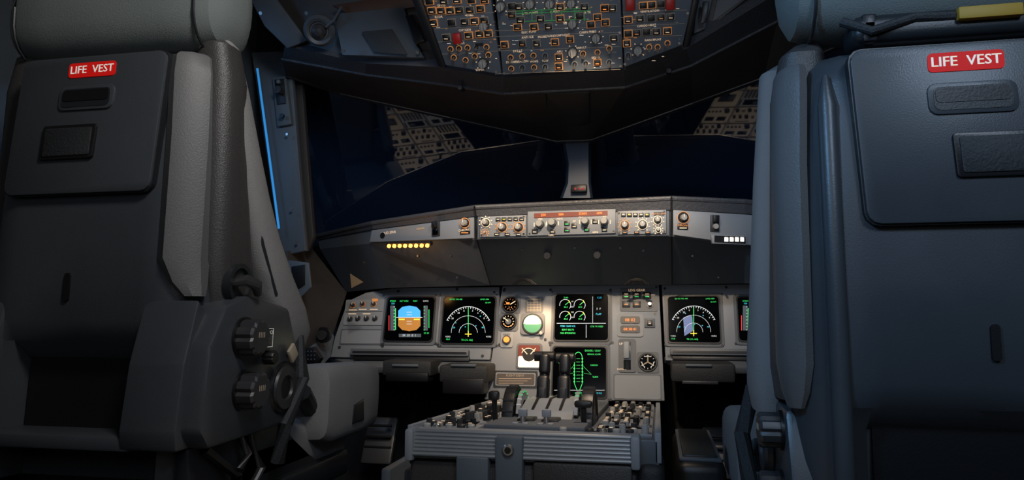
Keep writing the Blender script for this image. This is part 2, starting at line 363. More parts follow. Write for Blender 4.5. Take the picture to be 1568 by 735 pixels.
for cx in(-.52,.52):
    for dx in(-.11,.11):
        P.box((cx+dx,2.2,.52),(.1,.02,.15),KNOBD,.008,rot=Matrix.Rotation(radians(-25),4,'X'))
        for k in range(4): P.box((cx+dx,2.183,.47+k*.033),(.09,.008,.008),BLACK,.002)
        P.tube([(cx+dx,2.23,.52),(cx+dx,2.33,.35),(cx+dx,2.36,.0)],.014,BLACK)
P.build('rudder_pedals')
# ================================================================== GLARESHIELD
NX={-1:.29,1:.18}; CB=Vector((-.01,2.76,1.1))
def glass_y(x,z):
    sd=-1 if x<0 else 1
    n=Vector((-sd*NX[sd],-.9,-.35)); return CB.y-(n.x*(x-CB.x)+n.z*(z-CB.z))/n.y
G=MB()
st=[
 ((484,360),(487,367),(490,381),(530,447),2.33),
 ((570,340),(571,351),(566,373),(592,441),2.12),
 ((727,316),(729,331),(729,367),(751,437),1.985),
 ((1028,302),(1028,321),(1028,362),(1029,436),1.98),
 ((1140,307),(1141,327),(1140,377),(1140,434),2.03),
 ((1290,325),(1290,342),(1290,392),(1290,436),2.18)]
rows=[]
for lp,ft,fb,lb,y in st:
    p_l=atY(*lp,y-.012); p_ft=atY(*ft,y-.004); p_f0=atY(*ft,y+.006); p_fb=atY(*fb,y+.012); p_lb=atY(*lb,2.165 if y<2.3 else 2.3)
    p_top=Vector((p_l.x,y+.03,p_l.z+.006)); zf=p_l.z-.03; p_far=Vector((p_l.x,max(y+.05,glass_y(p_l.x,zf)-.012),zf))
    rows.append([p_far,p_top,p_l,p_ft,p_f0,p_fb,p_lb])
def strip(mb,A,B,m): 
    for i in range(len(A)-1): mb.quad([A[i],B[i],B[i+1],A[i+1]],m)
cols=list(zip(*rows))
strip(G,cols[0],cols[1],MATTE); strip(G,cols[1],cols[2],MATTE); strip(G,cols[2],cols[3],LEATHB); strip(G,cols[3],cols[4],LEATHB)
strip(G,cols[4],cols[5],PANELD); strip(G,cols[5],cols[6],GLARE)
for i in range(len(rows)-1): 
    G.tube([rows[i][2]+Vector((0,.006,-.003)),rows[i+1][2]+Vector((0,.006,-.003))],.008,LEATHB)
for (u1,v1,u2,v2) in((730,367,751,437),(1028,362,1029,436)):
    G.tube([atY(u1,v1,1.985),atY(u2,v2,2.155)],.0018,BLACK,n=6)
for i in(2,3): G.tube([rows[i][2]-Vector((0,.005,0)),rows[i][3]-Vector((0,.003,0)),rows[i][5]-Vector((0,.002,0))],.0022,BLACK,n=6)
def lowpt(u,v):
    f=(v-365)/70.; return atY(u,v,1.995+f*.16)
for (u,v) in((839,390),(915,389)):
    p=lowpt(u,v); G.knurl(p,p+Vector((0,-.02,-.005)),.011,DSTEEL,n=8)
for (u,v) in((800,383),(880,380),(950,380),(985,384),(1060,392),(640,392),(690,392),(558,402),(700,425),(1100,425)):
    p=lowpt(u,v) if u>728 else atY(u,v,2.06); G.cyl(p+Vector((0,.01,0)),p+Vector((0,-.004,0)),.003,KNOBD,n=8)
for u in(803,975):
    for k in range(3):
        G.tube([atY(u-18+k*3,436,2.135),atY(u-9,429+k,2.135),atY(u,427+k,2.135),atY(u+9,429+k,2.135),atY(u+18-k*3,436,2.135)],.003,BLACK,n=6)
G.slab([atY(536,419,2.05),atY(556,432,2.05),atY(538,441,2.05)],.004,mat('tan_wedge','#7a6448',.6))  # small tan triangular wedge at the left end
p0=atY(592,376,2.06);p1=atY(659,375,2.0)
G.tube([p0+Vector((0,.01,.006)),p1+Vector((0,.01,.006))],.007,BLACK)
for k in range(8):
    q=p0.lerp(p1,(k+.5)/8); G.cyl(q,q+Vector((0,-.004,-.004)),.0056,AMBERH,n=10)
gs=G.build('glareshield')
def wing(name,O,ex,f):
    Sx=Surf(O,ex,(0,.03,1)); f(Sx); Sx.mb.build(name,gs)
a=rows[1][4]; b=rows[2][4]
def fl(s):
    s.poly([(571,353),(727,333),(727,365),(568,371)],.001,.006,PANEL,bev=.001)
    s.disc(588,361,3.5,.006,.008,BLACK); s.T('LOUD SPKR',597,357,3.2,.007,PRINT)
    s.R(664,340,676,362,.006,.01,KNOBD,.001); s.R(667,341,673,350,.01,.022,BLACK,.002); s.R(666,352,674,360,.01,.013,SCREEN,.001)
    s.disc(714,342,7.5,.006,.008,BLACK); s.arc(714,342,7.5,0,360,1,.0085,AMBER); s.knob(714,342,4.2,.018,KNOB)
    s.R(707,350,722,359,.006,.009,BLACK,.0008); s.T('CHRONO',714,353,3,.0095,PRINT); s.line(709,357,720,357,1.4,.0095,AMBER)
    s.R(640,349,652,352,.006,.007,PAPER); s.T('MASTER',620,350,3,.007,PAPER)
wing('side_switch_panel',a.lerp(b,.5)-Vector((0,.004,.0)),b-a,fl)
a=rows[3][4]; b=rows[4][4]
def fr(s):
    s.poly([(1030,322),(1140,329),(1215,336),(1215,380),(1140,375),(1030,360)],.001,.006,PANEL,bev=.001)
    s.disc(1045,334,9,.006,.008,BLACK); s.arc(1045,334,9,0,360,1,.0085,AMBER); s.knob(1045,334,5,.018,KNOB)
    s.R(1036,343,1052,352,.006,.009,BLACK,.0008); s.T('CHRONO',1044,346,3.4,.0095,AMBER); s.line(1039,350,1050,350,1.2,.0095,PRINT)
    s.R(1086,330,1100,355,.006,.01,KNOBD,.001); s.R(1089,331,1097,342,.01,.022,BLACK,.002); s.disc(1093,348,4,.01,.02,KNOB)
    s.poly([(1086,361),(1140,362),(1140,376),(1088,374)],.006,.016,LGREY,bev=.001)
    s.R(1091,363,1138,373,.016,.018,BLACK)
    for k in range(4): s.R(1106+k*8,365,1111+k*8,371,.016,.02,WLAMP)
wing('side_switch_panel_b',a.lerp(b,.5)-Vector((0,.004,.0)),b-a,fr)
a=rows[2][4]; b=rows[3][4]; K=Surf(a.lerp(b,.5)-Vector((0,.004,0)),(1,0,0),(0,.05,1))
K.poly([(732,332),(1025,322),(1025,361),(732,366)],.0,.004,PANELD,bev=.001)
K.poly([(736,333),(806,330),(806,362),(736,364)],.004,.009,PANEL,bev=.0012)
K.poly([(809,325),(943,321),(943,358),(809,362)],.004,.011,PANEL,bev=.0012)
K.poly([(946,324),(1020,322),(1020,358),(946,360)],.004,.009,PANEL,bev=.0012)
K.poly([(819,328),(931,324),(931,331),(819,335)],.011,.013,EO)
for x,t in((833,'250'),(860,'084'),(893,'35000'),(918,'-800')): K.T(t,x,331.2-(x-819)*.035,3.8,.0135,ORANGE)
for x in(764,773,782,791,800): K.R(x-3.6,334-(x-764)*.03,x+3.6,340-(x-764)*.03,.009,.012,BLACK,.0006); K.line(x-2,337,x+2,337,1,.0125,EY if x in(773,) else PRINT)
for x in(955,964,973,982,991): K.R(x-3.6,327,x+3.6,333,.009,.012,BLACK,.0006); K.line(x-2,330,x+2,330,1,.0125,EY if x in(964,991) else PRINT)
def dial(x,y,r,h=.02,ringm=AMBER,s=K,base=.009,km=KNOB):
    s.disc(x,y,r,base,base+.001,BLACK)
    for q in range(-50,231,35):
        qq=radians(q); s.line(x+(r+2)*cos(qq),y-(r+2)*sin(qq),x+(r+4)*cos(qq),y-(r+4)*sin(qq),1.2,base+.002,ringm)
    s.arc(x,y,r,0,360,1,base+.0015,ringm,20)
    a,b=s.L(x,y);k=s.sc(x,y); s.mb.knurl((a,b,base),(a,b,base+h),r*.62*k,km,n=9); s.mb.box((a,b+r*.3*k,base+h),(r*.12*k,r*.5*k,.001),WHITE)
dial(745,342,6.5,.02,PRINT); dial(770,349,7.5); dial(795,349,7.5); dial(744,357,2.5,.01)
for x in(762,778,795): K.R(x-4,357.5,x+4,362,.009,.011,BLACK,.0006); K.line(x-2.5,360,x+2.5,360,1,.0115,PRINT)
for x,y in((828,345),(847,343),(897,341),(926,341)): 
    K.disc(x,y,6.5,.011,.012,BLACK); p=K.L(x,y); k=K.sc(x,y); K.mb.knurl((p[0],p[1],.011),(p[0],p[1],.038),5.4*k,KNOB,n=10)
    for q in(-1,1): K.line(x+q*9,y-3,x+q*9,y+3,1,.0115,PRINT)
for x,y in((847,355),(869,353),(869,343),(880,347),(899,352),(820,355),(926,352),(912,340)):
    K.R(x-4.2,y-3.6,x+4.2,y+3.6,.011,.0145,BLACK,.0008); K.line(x-2.5,y+1.5,x+2.5,y+1.5,1,.015,EG if x in(869,899) else PRINT)
for x,y,t in((828,337,'SPD'),(858,336,'HDG'),(890,333,'ALT'),(926,333,'V/S'),(880,340,'AP'),(845,361,'LOC'),(912,357,'APPR')): K.T(t,x,y,3,.0116,PRINT)
dial(957,346,7.5); dial(984,345,7.5,ringm=PRINT); dial(1007,338,6.5,ringm=PRINT); dial(1008,353,4,.012,PRINT)
for x in(957,975,992): K.R(x-4,354.5,x+4,359,.009,.011,BLACK,.0006); K.line(x-2.5,357,x+2.5,357,1,.0115,AMBER)
K.R(1001,326,1017,331,.009,.011,BLACK); K.T('AUTO LAND',1009,328.5,2.8,.0115,AMBER)
for x,y in((739,336),(803,333),(739,361),(803,359),(948,327),(1017,325),(948,357),(1017,355),(812,359),(940,355)): K.disc(x,y,1.6,.009,.0115,KNOBD,n=8)
K.mb.build('autopilot_control_unit',gs)
# ================================================================== OVERHEAD PANEL
t=radians(32)
p=atY(860,112,1.66)
O=Surf(p,(1,0,0),(0,-sin(t),cos(t)))
O.poly([(640,-50),(752,-50),(752,0),(768,114),(682,100),(645,0)],-.03,0,OHP,bev=.002)
O.poly([(754,-50),(949,-50),(954,104),(770,115)],-.03,.001,OHP,bev=.002)
O.poly([(951,-50),(1068,-50),(1062,0),(1045,69),(956,103)],-.03,0,OHP,bev=.002)
O.poly([(612,-60),(640,-60),(648,0),(684,103),(673,100),(633,0)],-.02,.012,BLACK,bev=.002)
O.poly([(1068,-60),(1080,-60),(1070,0),(1056,70),(1046,72),(1060,0)],-.02,.012,BLACK,bev=.002)
def btn(x,y,w=13,h=11,c=AMBER,leg=PRINT,s=O):
    s.R(x-w/2,y-h/2,x+w/2,y+h/2,0,.004,c); s.R(x-w/2+.9,y-h/2+.9,x+w/2-.9,y+h/2-.9,.001,.0075,BLACK,.0008)
    if leg: s.line(x-w*.22,y+1.6,x+w*.22,y+1.6,1.1,.0079,leg)
def okn(x,y,r=6.5,m=KNOB):
    O.disc(x,y,r*1.35,0,.002,KNOBD)
    for q in range(-40,221,52): qq=radians(q); O.line(x+r*1.55*cos(qq),y-r*1.55*sin(qq),x+r*1.85*cos(qq),y-r*1.85*sin(qq),1.2,.0015,PRINT)
    p=O.L(x,y);k=O.sc(x,y); O.mb.knurl((p[0],p[1],0),(p[0],p[1],.016),r*k,m,n=9); O.mb.box((p[0],p[1],.02),(r*.5*k,r*1.9*k,.012),m,.002)
def tog(x,y,r=4.5):
    O.disc(x,y,r,0,.0015,random.choice([AMBER,AMBER,LGREY])); O.disc(x,y,r-1,0,.003,BLACK); p=O.L(x,y); O.mb.cyl((p[0],p[1],.002),(p[0],p[1]-.006,.018),.0022,STEEL,r1=.0035,n=10)
B=[(793,41),(818,41),(840,40),(905,37),(927,34),(773,68),(800,66),(822,66),(850,64),(856,87),(856,101),(938,12),(926,12),(784,22),(784,9),
   (797,30),(828,28),(858,28),(888,24),(915,26),(873,60),(940,58),(795,10),(895,10),(858,10),
   (662,16),(676,16),(690,16),(704,15),(720,15),(736,13),(664,35),(692,34),(712,33),(727,32),(742,31),(658,2),(680,1),(700,0),(722,0),(742,0),
   (684,57),(718,54),(735,52),(748,51),(962,30),(980,28),(997,27),(1012,26),(1027,25),(975,50),(990,48),(1005,48),(1022,47),(962,51),(985,8),(998,7),(1012,6),(960,66)]
for x,y in B: btn(x,y,13 if y<60 else 12,11, AMBER if random.random()<.5 else PAPER, random.choice([PRINT,PRINT,AMBER,None]))
for x,y in((926,12),(915,95)): btn(x,y,12,10,AMBER,ORANGE)
for x,y in((690,75),(703,74),(716,73),(730,72),(745,72),(695,88),(713,92),(727,86),(748,84),(782,88),(800,86),(817,85),(835,85),(783,105),(800,103),(818,103),(835,102),(880,98),(897,97),(933,95),(893,82),(915,80),(933,74),(1007,72),(1022,66),(994,72),(962,84)): tog(x,y)
for x,y in((767,10),(812,6),(842,6),(875,5),(877,36),(913,58),(877,80),(977,77),(740,97),(741,40)): okn(x,y,6.3 if y>4 else 7)
for y in(17,21): O.line(783,y,905,y-5,1.3,.003,GREENL)
for x in(800,815,830,845,860,880,895): O.line(x,14,x,32,1.1,.003,GREENL)
O.line(790,33,900,29,1.2,.003,GREENL)
O.R(695,50,707,66,0,.014,RED,.002); O.R(958,-4,972,15,0,.014,RED,.002); O.R(1019,-6,1033,14,0,.014,RED,.002); O.R(728,66,740,70,0,.003,BLACK)
for t_,x,y in(('ANTI ICE',808,57),('ELEC PUMP',810,49),('PROBE/WINDOW HEAT',848,55),('CABIN PRESS',900,49),('VENTILATION',995,17),('CARGO HEAT',990,39),('OXYGEN',712,46),('CALLS',705,66),('EXT LT',793,78),('ANN LT',890,73),('SIGNS',912,88),('APU',857,79),('RCDR',672,26),('GPWS',676,8),('EVAC',720,23),('WIPER',735,107),('RAIN RPLNT',1000,61),('STROBE',783,95),('BEACON',800,94),('WING',818,94),('NAV',835,93),('L TK PUMPS',812,20),('X FEED',850,18),('R TK',900,19)):
    O.T(t_,x,y,3.4,.0016,PRINT)
for y in(55,46,77,112): O.line(758,y+1,950,y-6,.6,.0014,PAPER)
for y in(24,44,64,83): O.line(655+y*.25,y,756+y*.05,y-5,.6,.0008,PAPER)
for y in(19,40,58): O.line(953,y,1056-y*.2,y-4,.6,.0014,PAPER)
for i in range(150):
    x=random.uniform(655,1040);y=random.uniform(-2,104)
    if x<685 and y>(x-640)*2: continue
    if y>112-max(0,(x-955))*.42: continue
    if x<765 and y>96: continue
    O.line(x,y,x+random.uniform(2,6),y,.8,.0018,random.choice([PRINT,PAPER,WHITE,AMBER]))
for x,y in((650,6),(676,92),(760,110),(772,112),(950,101),(957,98),(1040,66),(1053,20),(757,50),(949,50),(765,75)): O.disc(x,y,2,0,.002,STEEL,n=8)
O.mb.build('overhead_panel')
# ================================================================== WINDSHIELD SURROUND
D=MB()
top=[(436,70,1.78),(560,97,1.76),(676,103,1.70),(770,119,1.675),(956,107,1.675),(1050,75,1.70),(1190,-10,1.72),(1330,-95,1.75)]
bot=[(432,90,1.84),(560,114,1.84),(690,130,1.82),(772,143,1.80),(957,133,1.80),(1058,100,1.82),(1190,32,1.84),(1330,-50,1.85)]
low=[(438,116,1.93),(520,143,2.08),(690,180,2.18),(852,216,2.22),(905,214,2.22),(1060,158,2.17),(1170,118,2.10),(1330,50,2.0)]
A=[atY(*q) for q in top];Bq=[atY(*q) for q in bot]
strip(D,A,Bq,LEATHB)
strip(D,[p+Vector((0,.02,.05)) for p in A],A,LEATHB)
Lw=[atY(*q) for q in low]
strip(D,Bq,Lw,LINER)
strip(D,Lw,[p+Vector((0,.04,-.0)) for p in Lw],LEATHB)
for i in range(len(Bq)-1): D.tube([Bq[i],Bq[i+1]],.005,LEATHB,n=8)
for i in range(len(Lw)-1): D.tube([Lw[i],Lw[i+1]],.004,DSTEEL,n=8)
def hd(u,v): 
    f=(v-138)/78.; return atY(u,v,1.80+.42*max(0,f)-.012)
D.slab([hd(836,143),hd(902,141),hd(903,188),hd(889,192),hd(850,192),hd(840,188)],.004,LINER,bev=.001)
D.tube([hd(836,143),hd(902,141),hd(903,188),hd(889,192),hd(850,192),hd(840,188),hd(836,143)],.0018,BLACK,n=6)
D.slab([hd(862,162),hd(878,162),hd(880,167),hd(878,171),hd(862,171),hd(860,167)],.002,BLACK)
for u,v in((706,134),(1024,108)): 
    p=hd(u,v); D.cyl(p+Vector((0,.02,0)),p+Vector((0,-.012,-.004)),.006,DSTEEL,n=10)
for u in(770,957): D.tube([hd(u,118),hd(u,143)],.002,BLACK,n=6)
D.build('windshield_header')
CP=MB()
y0=2.26
rg=[]
for v,l,r in((206,838,916),(213,848,909),(221,862,905),(250,867,905),(280,866,905),(303,858,908)):
    rg.append([atY(l,v,y0+.02),atY(l+4,v,y0),atY(r-4,v,y0),atY(r,v,y0+.02),atY(r,v,y0+.1),atY(l,v,y0+.1)])
CP.loft(rg,POST)
boxpx(CP,874,282,898,294,2.23,2.26,BLACK,.002)
for u in(881,888,893): CP.cyl(atY(u,289,2.23),atY(u,289,2.226),.004,RED,n=8)
CP.build('windshield_post')
GL=mat('window_glass','#14233a',.02,spec=1.0,coat=1.0)
def pane(name,sx):
    xs=(-.001*sx,-1.05*sx); zs=(1.10,1.78)
    m=MB(); pts=[Vector((x,glass_y(x,z),z)) for x,z in((xs[0],zs[0]),(xs[1],zs[0]),(xs[1],zs[1]),(xs[0],zs[1]))]
    if sx<0: pts=pts[::-1]
    m.slab(pts,.012,GL); return m.build(name)
pane('window_1',1); pane('window_2',-1)
# ================================================================== LEFT STRUCTURE
Lm=MB()
def sl(pts,m,th=.02,bev=.003): Lm.slab([atY(*p) for p in pts],th,m,bev=bev)
sl([(385,80,1.95),(436,78,1.95),(447,116,1.95),(468,384,1.95),(430,392,1.95),(424,350,1.95)],GREY)
sl([(446,112,2.0),(462,124,2.0),(480,362,2.0),(470,384,2.0)],LINER)
Lm.tube([atY(394,105,1.92),atY(411,230,1.92),atY(427,350,1.92)],.0036,BLUEL,n=8)
sl([(416,118,1.935),(437,115,1.935),(446,190,1.935),(424,194,1.935)],GREY,.02,.004)
sl([(420,122,1.93),(434,120,1.93),(437,158,1.93),(424,160,1.93)],SHELLD,.004,.001)
p=atY(430,140,1.92); Lm.cyl(p,p-Vector((0,.02,0)),.011,KNOBD,n=14); p=atY(428,126,1.92); Lm.cyl(p,p-Vector((0,.008,0)),.006,STEEL,n=10); p=atY(433,178,1.92); Lm.cyl(p,p-Vector((0,.008,0)),.007,BLACK,n=10)
for u,v in((440,206),(447,320),(455,370)): p=atY(u,v,1.93); Lm.cyl(p,p-Vector((0,.004,0)),.004,STEEL,n=8)
sl([(440,384,1.93),(478,380,2.1),(532,448,2.16),(508,520,2.16),(450,540,1.93)],LINER,.02)
sl([(440,398,1.9),(472,402,1.9),(476,440,1.9),(446,470,1.9)],GREY,.01,.003)
sl([(446,408,1.895),(466,405,1.895),(466,436,1.895),(448,448,1.895)],BLACK,.006,.001)
sl([(452,520,2.0),(500,498,2.12),(513,515,2.14),(506,547,2.14),(492,562,2.05),(455,560,1.95)],GREY,.02)
p=atY(497,513,2.06); Lm.cyl(p,p-Vector((.0,.015,0)),.024,BLACK,n=20); Lm.cyl(p,p-Vector((0,.022,0)),.015,KNOBD,n=16)
sl([(455,535,1.9),(480,531,1.9),(492,548,1.9),(486,558,1.9),(455,557,1.9)],BLACK,.02,.003)
for i in range(5):
    for j in range(3): p=atY(462+i*5,538+j*6,1.885); Lm.cyl(p,p-Vector((0,.003,0)),.002,GREY,n=6)
Lm.build('side_window_frame')
U=MB()
def su(pts,m,th=.015,bev=.002): U.slab([atY(*p) for p in pts],th,m,bev=bev)
su([(352,-60,1.70),(380,-60,1.70),(470,62,1.76),(440,74,1.76),(405,40,1.74)],CEILG)
su([(375,-60,1.74),(650,-60,1.74),(676,102,1.74),(560,98,1.78),(440,72,1.79)],LINER)
su([(512,26,1.72),(520,20,1.72),(618,10,1.72),(634,62,1.70),(650,88,1.70),(524,84,1.72)],CEILG)
su([(553,48,1.70),(600,44,1.70),(624,84,1.69),(572,80,1.70)],SOFTB,.004)
su([(508,8,1.72),(632,-12,1.72),(640,10,1.72),(540,24,1.72)],BROWN,.01)
su([(620,24,1.68),(632,22,1.68),(650,62,1.67),(636,66,1.67)],BLACK,.01)
p=atY(490,46,1.72); d=(C-p).normalized()*.6+Vector((0,-.3,-.3)); d.normalize(); q=d.to_track_quat('Z','Y')
U.lathe(p,q,[(0,0),(.042,0),(.042,.012),(.034,.022),(.026,.018),(.024,.012),(0,.012)],CEILG,28)
U.lathe(p+d*.012,q,[(0,0),(.02,0),(.018,.012),(.01,.02),(0,.021)],KNOBD,20)
U.tube([p+d*.02+Vector((.02,0,.01)),p+d*.03+Vector((.045,0,.03)),p+d*.01+Vector((.06,0,.06))],.004,CEILG)
for u,v in((470,20),(526,78),(640,80),(400,20)): r=atY(u,v,1.69); U.cyl(r,r-Vector((0,.004,.002)),.005,STEEL,n=8)
su([(1075,-60,1.70),(1330,-60,1.66),(1330,-30,1.66),(1150,-8,1.70),(1045,76,1.74)],LINER)
su([(1070,-30,1.68),(1098,-30,1.68),(1080,44,1.70),(1062,52,1.70)],CEILG); su([(1076,2,1.66),(1086,2,1.66),(1082,34,1.67),(1073,36,1.67)],BLACK,.006)
su([(1105,-30,1.69),(1160,-30,1.69),(1140,-2,1.70),(1090,34,1.72)],CEILG)
U.build('ceiling_side_console')
# ================================================================== CENTRE PEDESTAL
ped=empty('center_pedestal')
Q=MB()
Q.prism([(-.235,0),(.235,0),(.235,.655),(-.235,.655)],1.42,2.12,SOFTB,axis='y')
Q.prism([(1.36,.63),(1.36,.692),(2.12,.656),(2.12,.61)],-.238,.238,PANELD,axis='x',bev=.004)
for x in(-.236,.236): Q.prism([(1.36,.65),(1.36,.705),(2.12,.669),(2.12,.62)],x-.006,x+.006,LGREY,axis='x',bev=.002)
for k in range(7):
    Q.cyl((-.233,1.345-.002*k,.697-.0068*k),(.2,1.345-.002*k,.697-.0068*k),.0042,RIB,n=10)
Q.box((-.017,1.365,.672),(.436,.04,.055),LGREY,.006)
Q.box((-.228,1.352,.672),(.018,.05,.06),LGREY,.006); Q.box((.196,1.352,.672),(.018,.05,.06),LGREY,.006)
Q.box((-.017,1.40,.32),(.43,.11,.645),LEATH,.01)
Q.box((.222,1.42,.34),(.05,.15,.62),SOFTB,.018,3)
Q.box((-.033,1.336,.60),(.052,.03,.19),GREY,.005); Q.box((-.033,1.318,.55),(.02,.01,.1),BLACK,.003)
Q.cyl((-.033,1.325,.672),(-.033,1.314,.672),.011,STEEL,n=18,bev=.002); Q.cyl((-.033,1.316,.672),(-.033,1.312,.672),.006,BLACK,n=14)
Q.box((-.103,1.34,.58),(.062,.03,.15),GREY,.004)
Q.box((.1,1.34,.60),(.18,.02,.1),LEATH,.006)
Q.box((0,.62,.285),(.50,1.36,.57),SOFTB,.01); Q.box((0,.62,.574),(.53,1.38,.02),PANELD,.004)
Q.build('console_body',ped)
Z=MB()
def surfz(y): return .692-(y-1.36)*.0474
def radio(x0,x1,y0,y1,seed,zf=surfz,ang=-math.atan(.0474)):
    random.seed(seed); zc=zf((y0+y1)/2)
    rot=Matrix.Rotation(ang,4,'X')
    Z.box(((x0+x1)/2,(y0+y1)/2,zc+.002),(x1-x0-.004,y1-y0-.004,.008),PANEL,.002,rot=rot)
    Z.box(((x0+x1)/2,y1-.03,zf(y1)+.008),(x1-x0-.04,.025,.006),SCREEN,.001,rot=rot)
    n=int((y1-y0-.06)/.024); nx=max(5,int((x1-x0)/.024))
    for j in range(n):
        for i in range(nx):
            x=x0+.016+i*(x1-x0-.032)/(nx-1); y=y0+.016+j*.024; z=zf(y)+.006
            if random.random()<.6: Z.box((x,y,z+.004),(.013,.013,.009),random.choice([BLACK,KNOBD,KNOBD,KNOB]),.0015); Z.box((x,y,z+.009),(.007,.003,.0008),PRINT)
            else: Z.knurl((x,y,z),(x,y,z+.016),.006,random.choice([KNOB,KNOBD,BLACK]),n=7)
    for xx in(x0+.007,x1-.007):
        for yy in(y0+.007,y1-.007): Z.cyl((xx,yy,zf(yy)+.004),(xx,yy,zf(yy)+.009),.003,STEEL,n=8)
for k,(ya,yb) in enumerate(((1.39,1.52),(1.53,1.72),(1.73,1.9),(1.91,2.1))):
    radio(-.228,-.112,ya,yb,k); radio(.112,.228,ya,yb,k+9)
BEIGE=mat('panel_beige','#9a9184',.5,var=.12)
# aft panels: keypads, displays and blanks of varied size
def aft(x0,x1,y0,y1,kind,seed):
    random.seed(seed); z=.584; w=x1-x0; h=y1-y0
    Z.box(((x0+x1)/2,(y0+y1)/2,z+.004),(w-.006,h-.006,.012),random.choice([BEIGE,BEIGE,PANEL]),.003); z+=.010
    if kind=='keypad':
        Z.box(((x0+x1)/2,y1-h*.22,z+.002),(w*.62,h*.3,.006),SCREEN,.002)
        for i in range(6):
            for j in range(4): Z.box((x0+w*(.16+.136*i),y0+h*(.1+.12*j),z+.004),(.015,.011,.008),KNOBD,.002)
        for j in range(4):
            for sx in(.07,.93): Z.box((x0+w*sx,y1-h*(.1+.08*j),z+.003),(.011,.006,.006),BLACK,.001)
    elif kind=='knobs':
        for i in range(4):
            for j in range(2): Z.knurl((x0+w*(.16+.22*i),y0+h*(.3+.4*j),z),(x0+w*(.16+.22*i),y0+h*(.3+.4*j),z+.02),random.choice([.012,.009]),random.choice([KNOBD,BLACK,KNOB]),n=9)
        Z.box((x0+w*.5,y1-h*.08,z+.001),(w*.5,.008,.002),BLACK)
    elif kind=='radio':
        for sx in(.28,.72): Z.box((x0+w*sx,y1-h*.25,z+.002),(w*.32,h*.22,.006),SCREEN,.002)
        Z.knurl((x0+w*.8,y0+h*.32,z),(x0+w*.8,y0+h*.32,z+.024),.016,KNOBD,n=10)
        for i in range(4): Z.box((x0+w*(.12+.14*i),y0+h*.3,z+.004),(.014,.014,.008),BLACK,.002)
    else:
        Z.box(((x0+x1)/2,(y0+y1)/2,z+.004),(w*.6,h*.4,.01),SHELLD,.004); Z.tube([(x0+w*.5,y0+h*.3,z),(x0+w*.5,y0+h*.4,z+.05)],.008,BLACK); Z.box((x0+w*.5,y0+h*.42,z+.055),(.04,.018,.014),KNOB,.004)
    for xx in(x0+.01,x1-.01):
        for yy in(y0+.01,y1-.01): Z.cyl((xx,yy,z-.002),(xx,yy,z+.002),.004,DSTEEL,n=8)
kinds=[['keypad','knobs','keypad'],['radio','lever','radio'],['knobs','radio','knobs'],['radio','knobs','keypad'],['lever','keypad','radio'],['knobs','radio','lever']]
ys=[(1.05,1.29),(.85,1.04),(.68,.84),(.46,.67),(.22,.45),(-.03,.21)]
for r_,(ya,yb) in enumerate(ys):
    for c_,xa in enumerate((-.26,-.086,.09)): aft(xa,xa+.17,ya,yb,kinds[r_][c_],r_*7+c_)
Z.build('radio_panels',ped)
N=MB()
zb=lambda y: surfz(y)
N.box((0,1.74,zb(1.74)+.006),(.2,.68,.018),PANELD,.004,rot=Matrix.Rotation(-.047,4,'X'))
N.prism([(1.50,.68),(1.56,.712),(1.64,.728),(1.76,.722),(1.86,.69),(1.86,.66),(1.5,.66)],-.058,.06,LGREY,axis='x',bev=.004)
for x in(-.03,.0,.03): N.prism([(1.52,.69),(1.57,.716),(1.64,.731),(1.76,.725),(1.84,.70)],x-.003,x+.003,BLACK,axis='x')
def wheel(x,yc,zc,r,w):
    q=Vector((1,0,0)).to_track_quat('Z','Y')
    N.lathe((x-w/2,yc,zc),q,[(0,.004),(r*.86,.004),(r*.88,0),(r,0.002),(r*1.02,w/2),(r,w-.002),(r*.88,w),(r*.86,w-.004),(0,w-.004)],BLACK,48)
    for a in range(0,181,20):
        aa=radians(a); N.box((x,yc+r*1.02*cos(aa),zc+r*1.02*sin(aa)),(w*.8,.003,.003),KNOBD)
for x in(-.084,.088): wheel(x,1.62,.685,.072,.028)
for x in(-.062,.064):
    pts=[]
    for a in range(20,161,10):
        aa=radians(a); pts.append((1.62+.066*cos(aa),.682+.066*sin(aa)))
    for a in range(160,19,-10):
        aa=radians(a); pts.append((1.62+.045*cos(aa),.682+.045*sin(aa)))
    N.prism(pts,x-.004,x+.004,LGREY,axis='x')
    for a in range(30,150,14):
        aa=radians(a); N.box((x,1.62+.062*cos(aa),.684+.062*sin(aa)),(.009,.006,.003),EG if a<120 else WHITE)
for x,dy in((-.026,0),(.022,.004)):
    N.tube([(x,1.66+dy,.70),(x,1.70+dy,.75),(x,1.72+dy,.795)],[.010,.011,.013],BLACK,n=12)
    N.box((x,1.69+dy,.745),(.028,.034,.06),BLACK,.008,3,rot=Matrix.Rotation(radians(-20),4,'X'))
    N.box((x,1.715+dy,.80),(.026,.03,.05),BLACK,.009,3,rot=Matrix.Rotation(radians(-15),4,'X'))
    N.box((x,1.672+dy,.735),(.016,.012,.03),KNOBD,.003)
N.cyl((-.052,1.725,.818),(-.002,1.725,.818),.012,BLACK,n=18,bev=.003); N.cyl((.0,1.73,.815),(.045,1.73,.815),.012,BLACK,n=18,bev=.003)
N.cyl((-.05,1.718,.822),(-.03,1.71,.822),.006,KNOBD,n=12)
for x in(-.03,.018):
    N.cyl((x,1.45,.69),(x,1.45,.715),.005,STEEL,n=12); N.box((x,1.45,.722),(.018,.012,.016),LGREY,.003)
for x,m in((-.21,KNOB),(-.19,STEEL),(-.165,KNOB),(-.14,KNOBD),(-.12,KNOB),(.06,KNOB),(.11,KNOBD),(.135,STEEL),(.16,KNOB),(.185,KNOBD)):
    N.cyl((x,1.385,.69),(x,1.385,.706),.0075,m,n=14,bev=.002)
N.tube([(.088,1.5,.69),(.088,1.49,.73)],.006,BLACK); N.box((.088,1.488,.737),(.036,.02,.014),BLACK,.005)
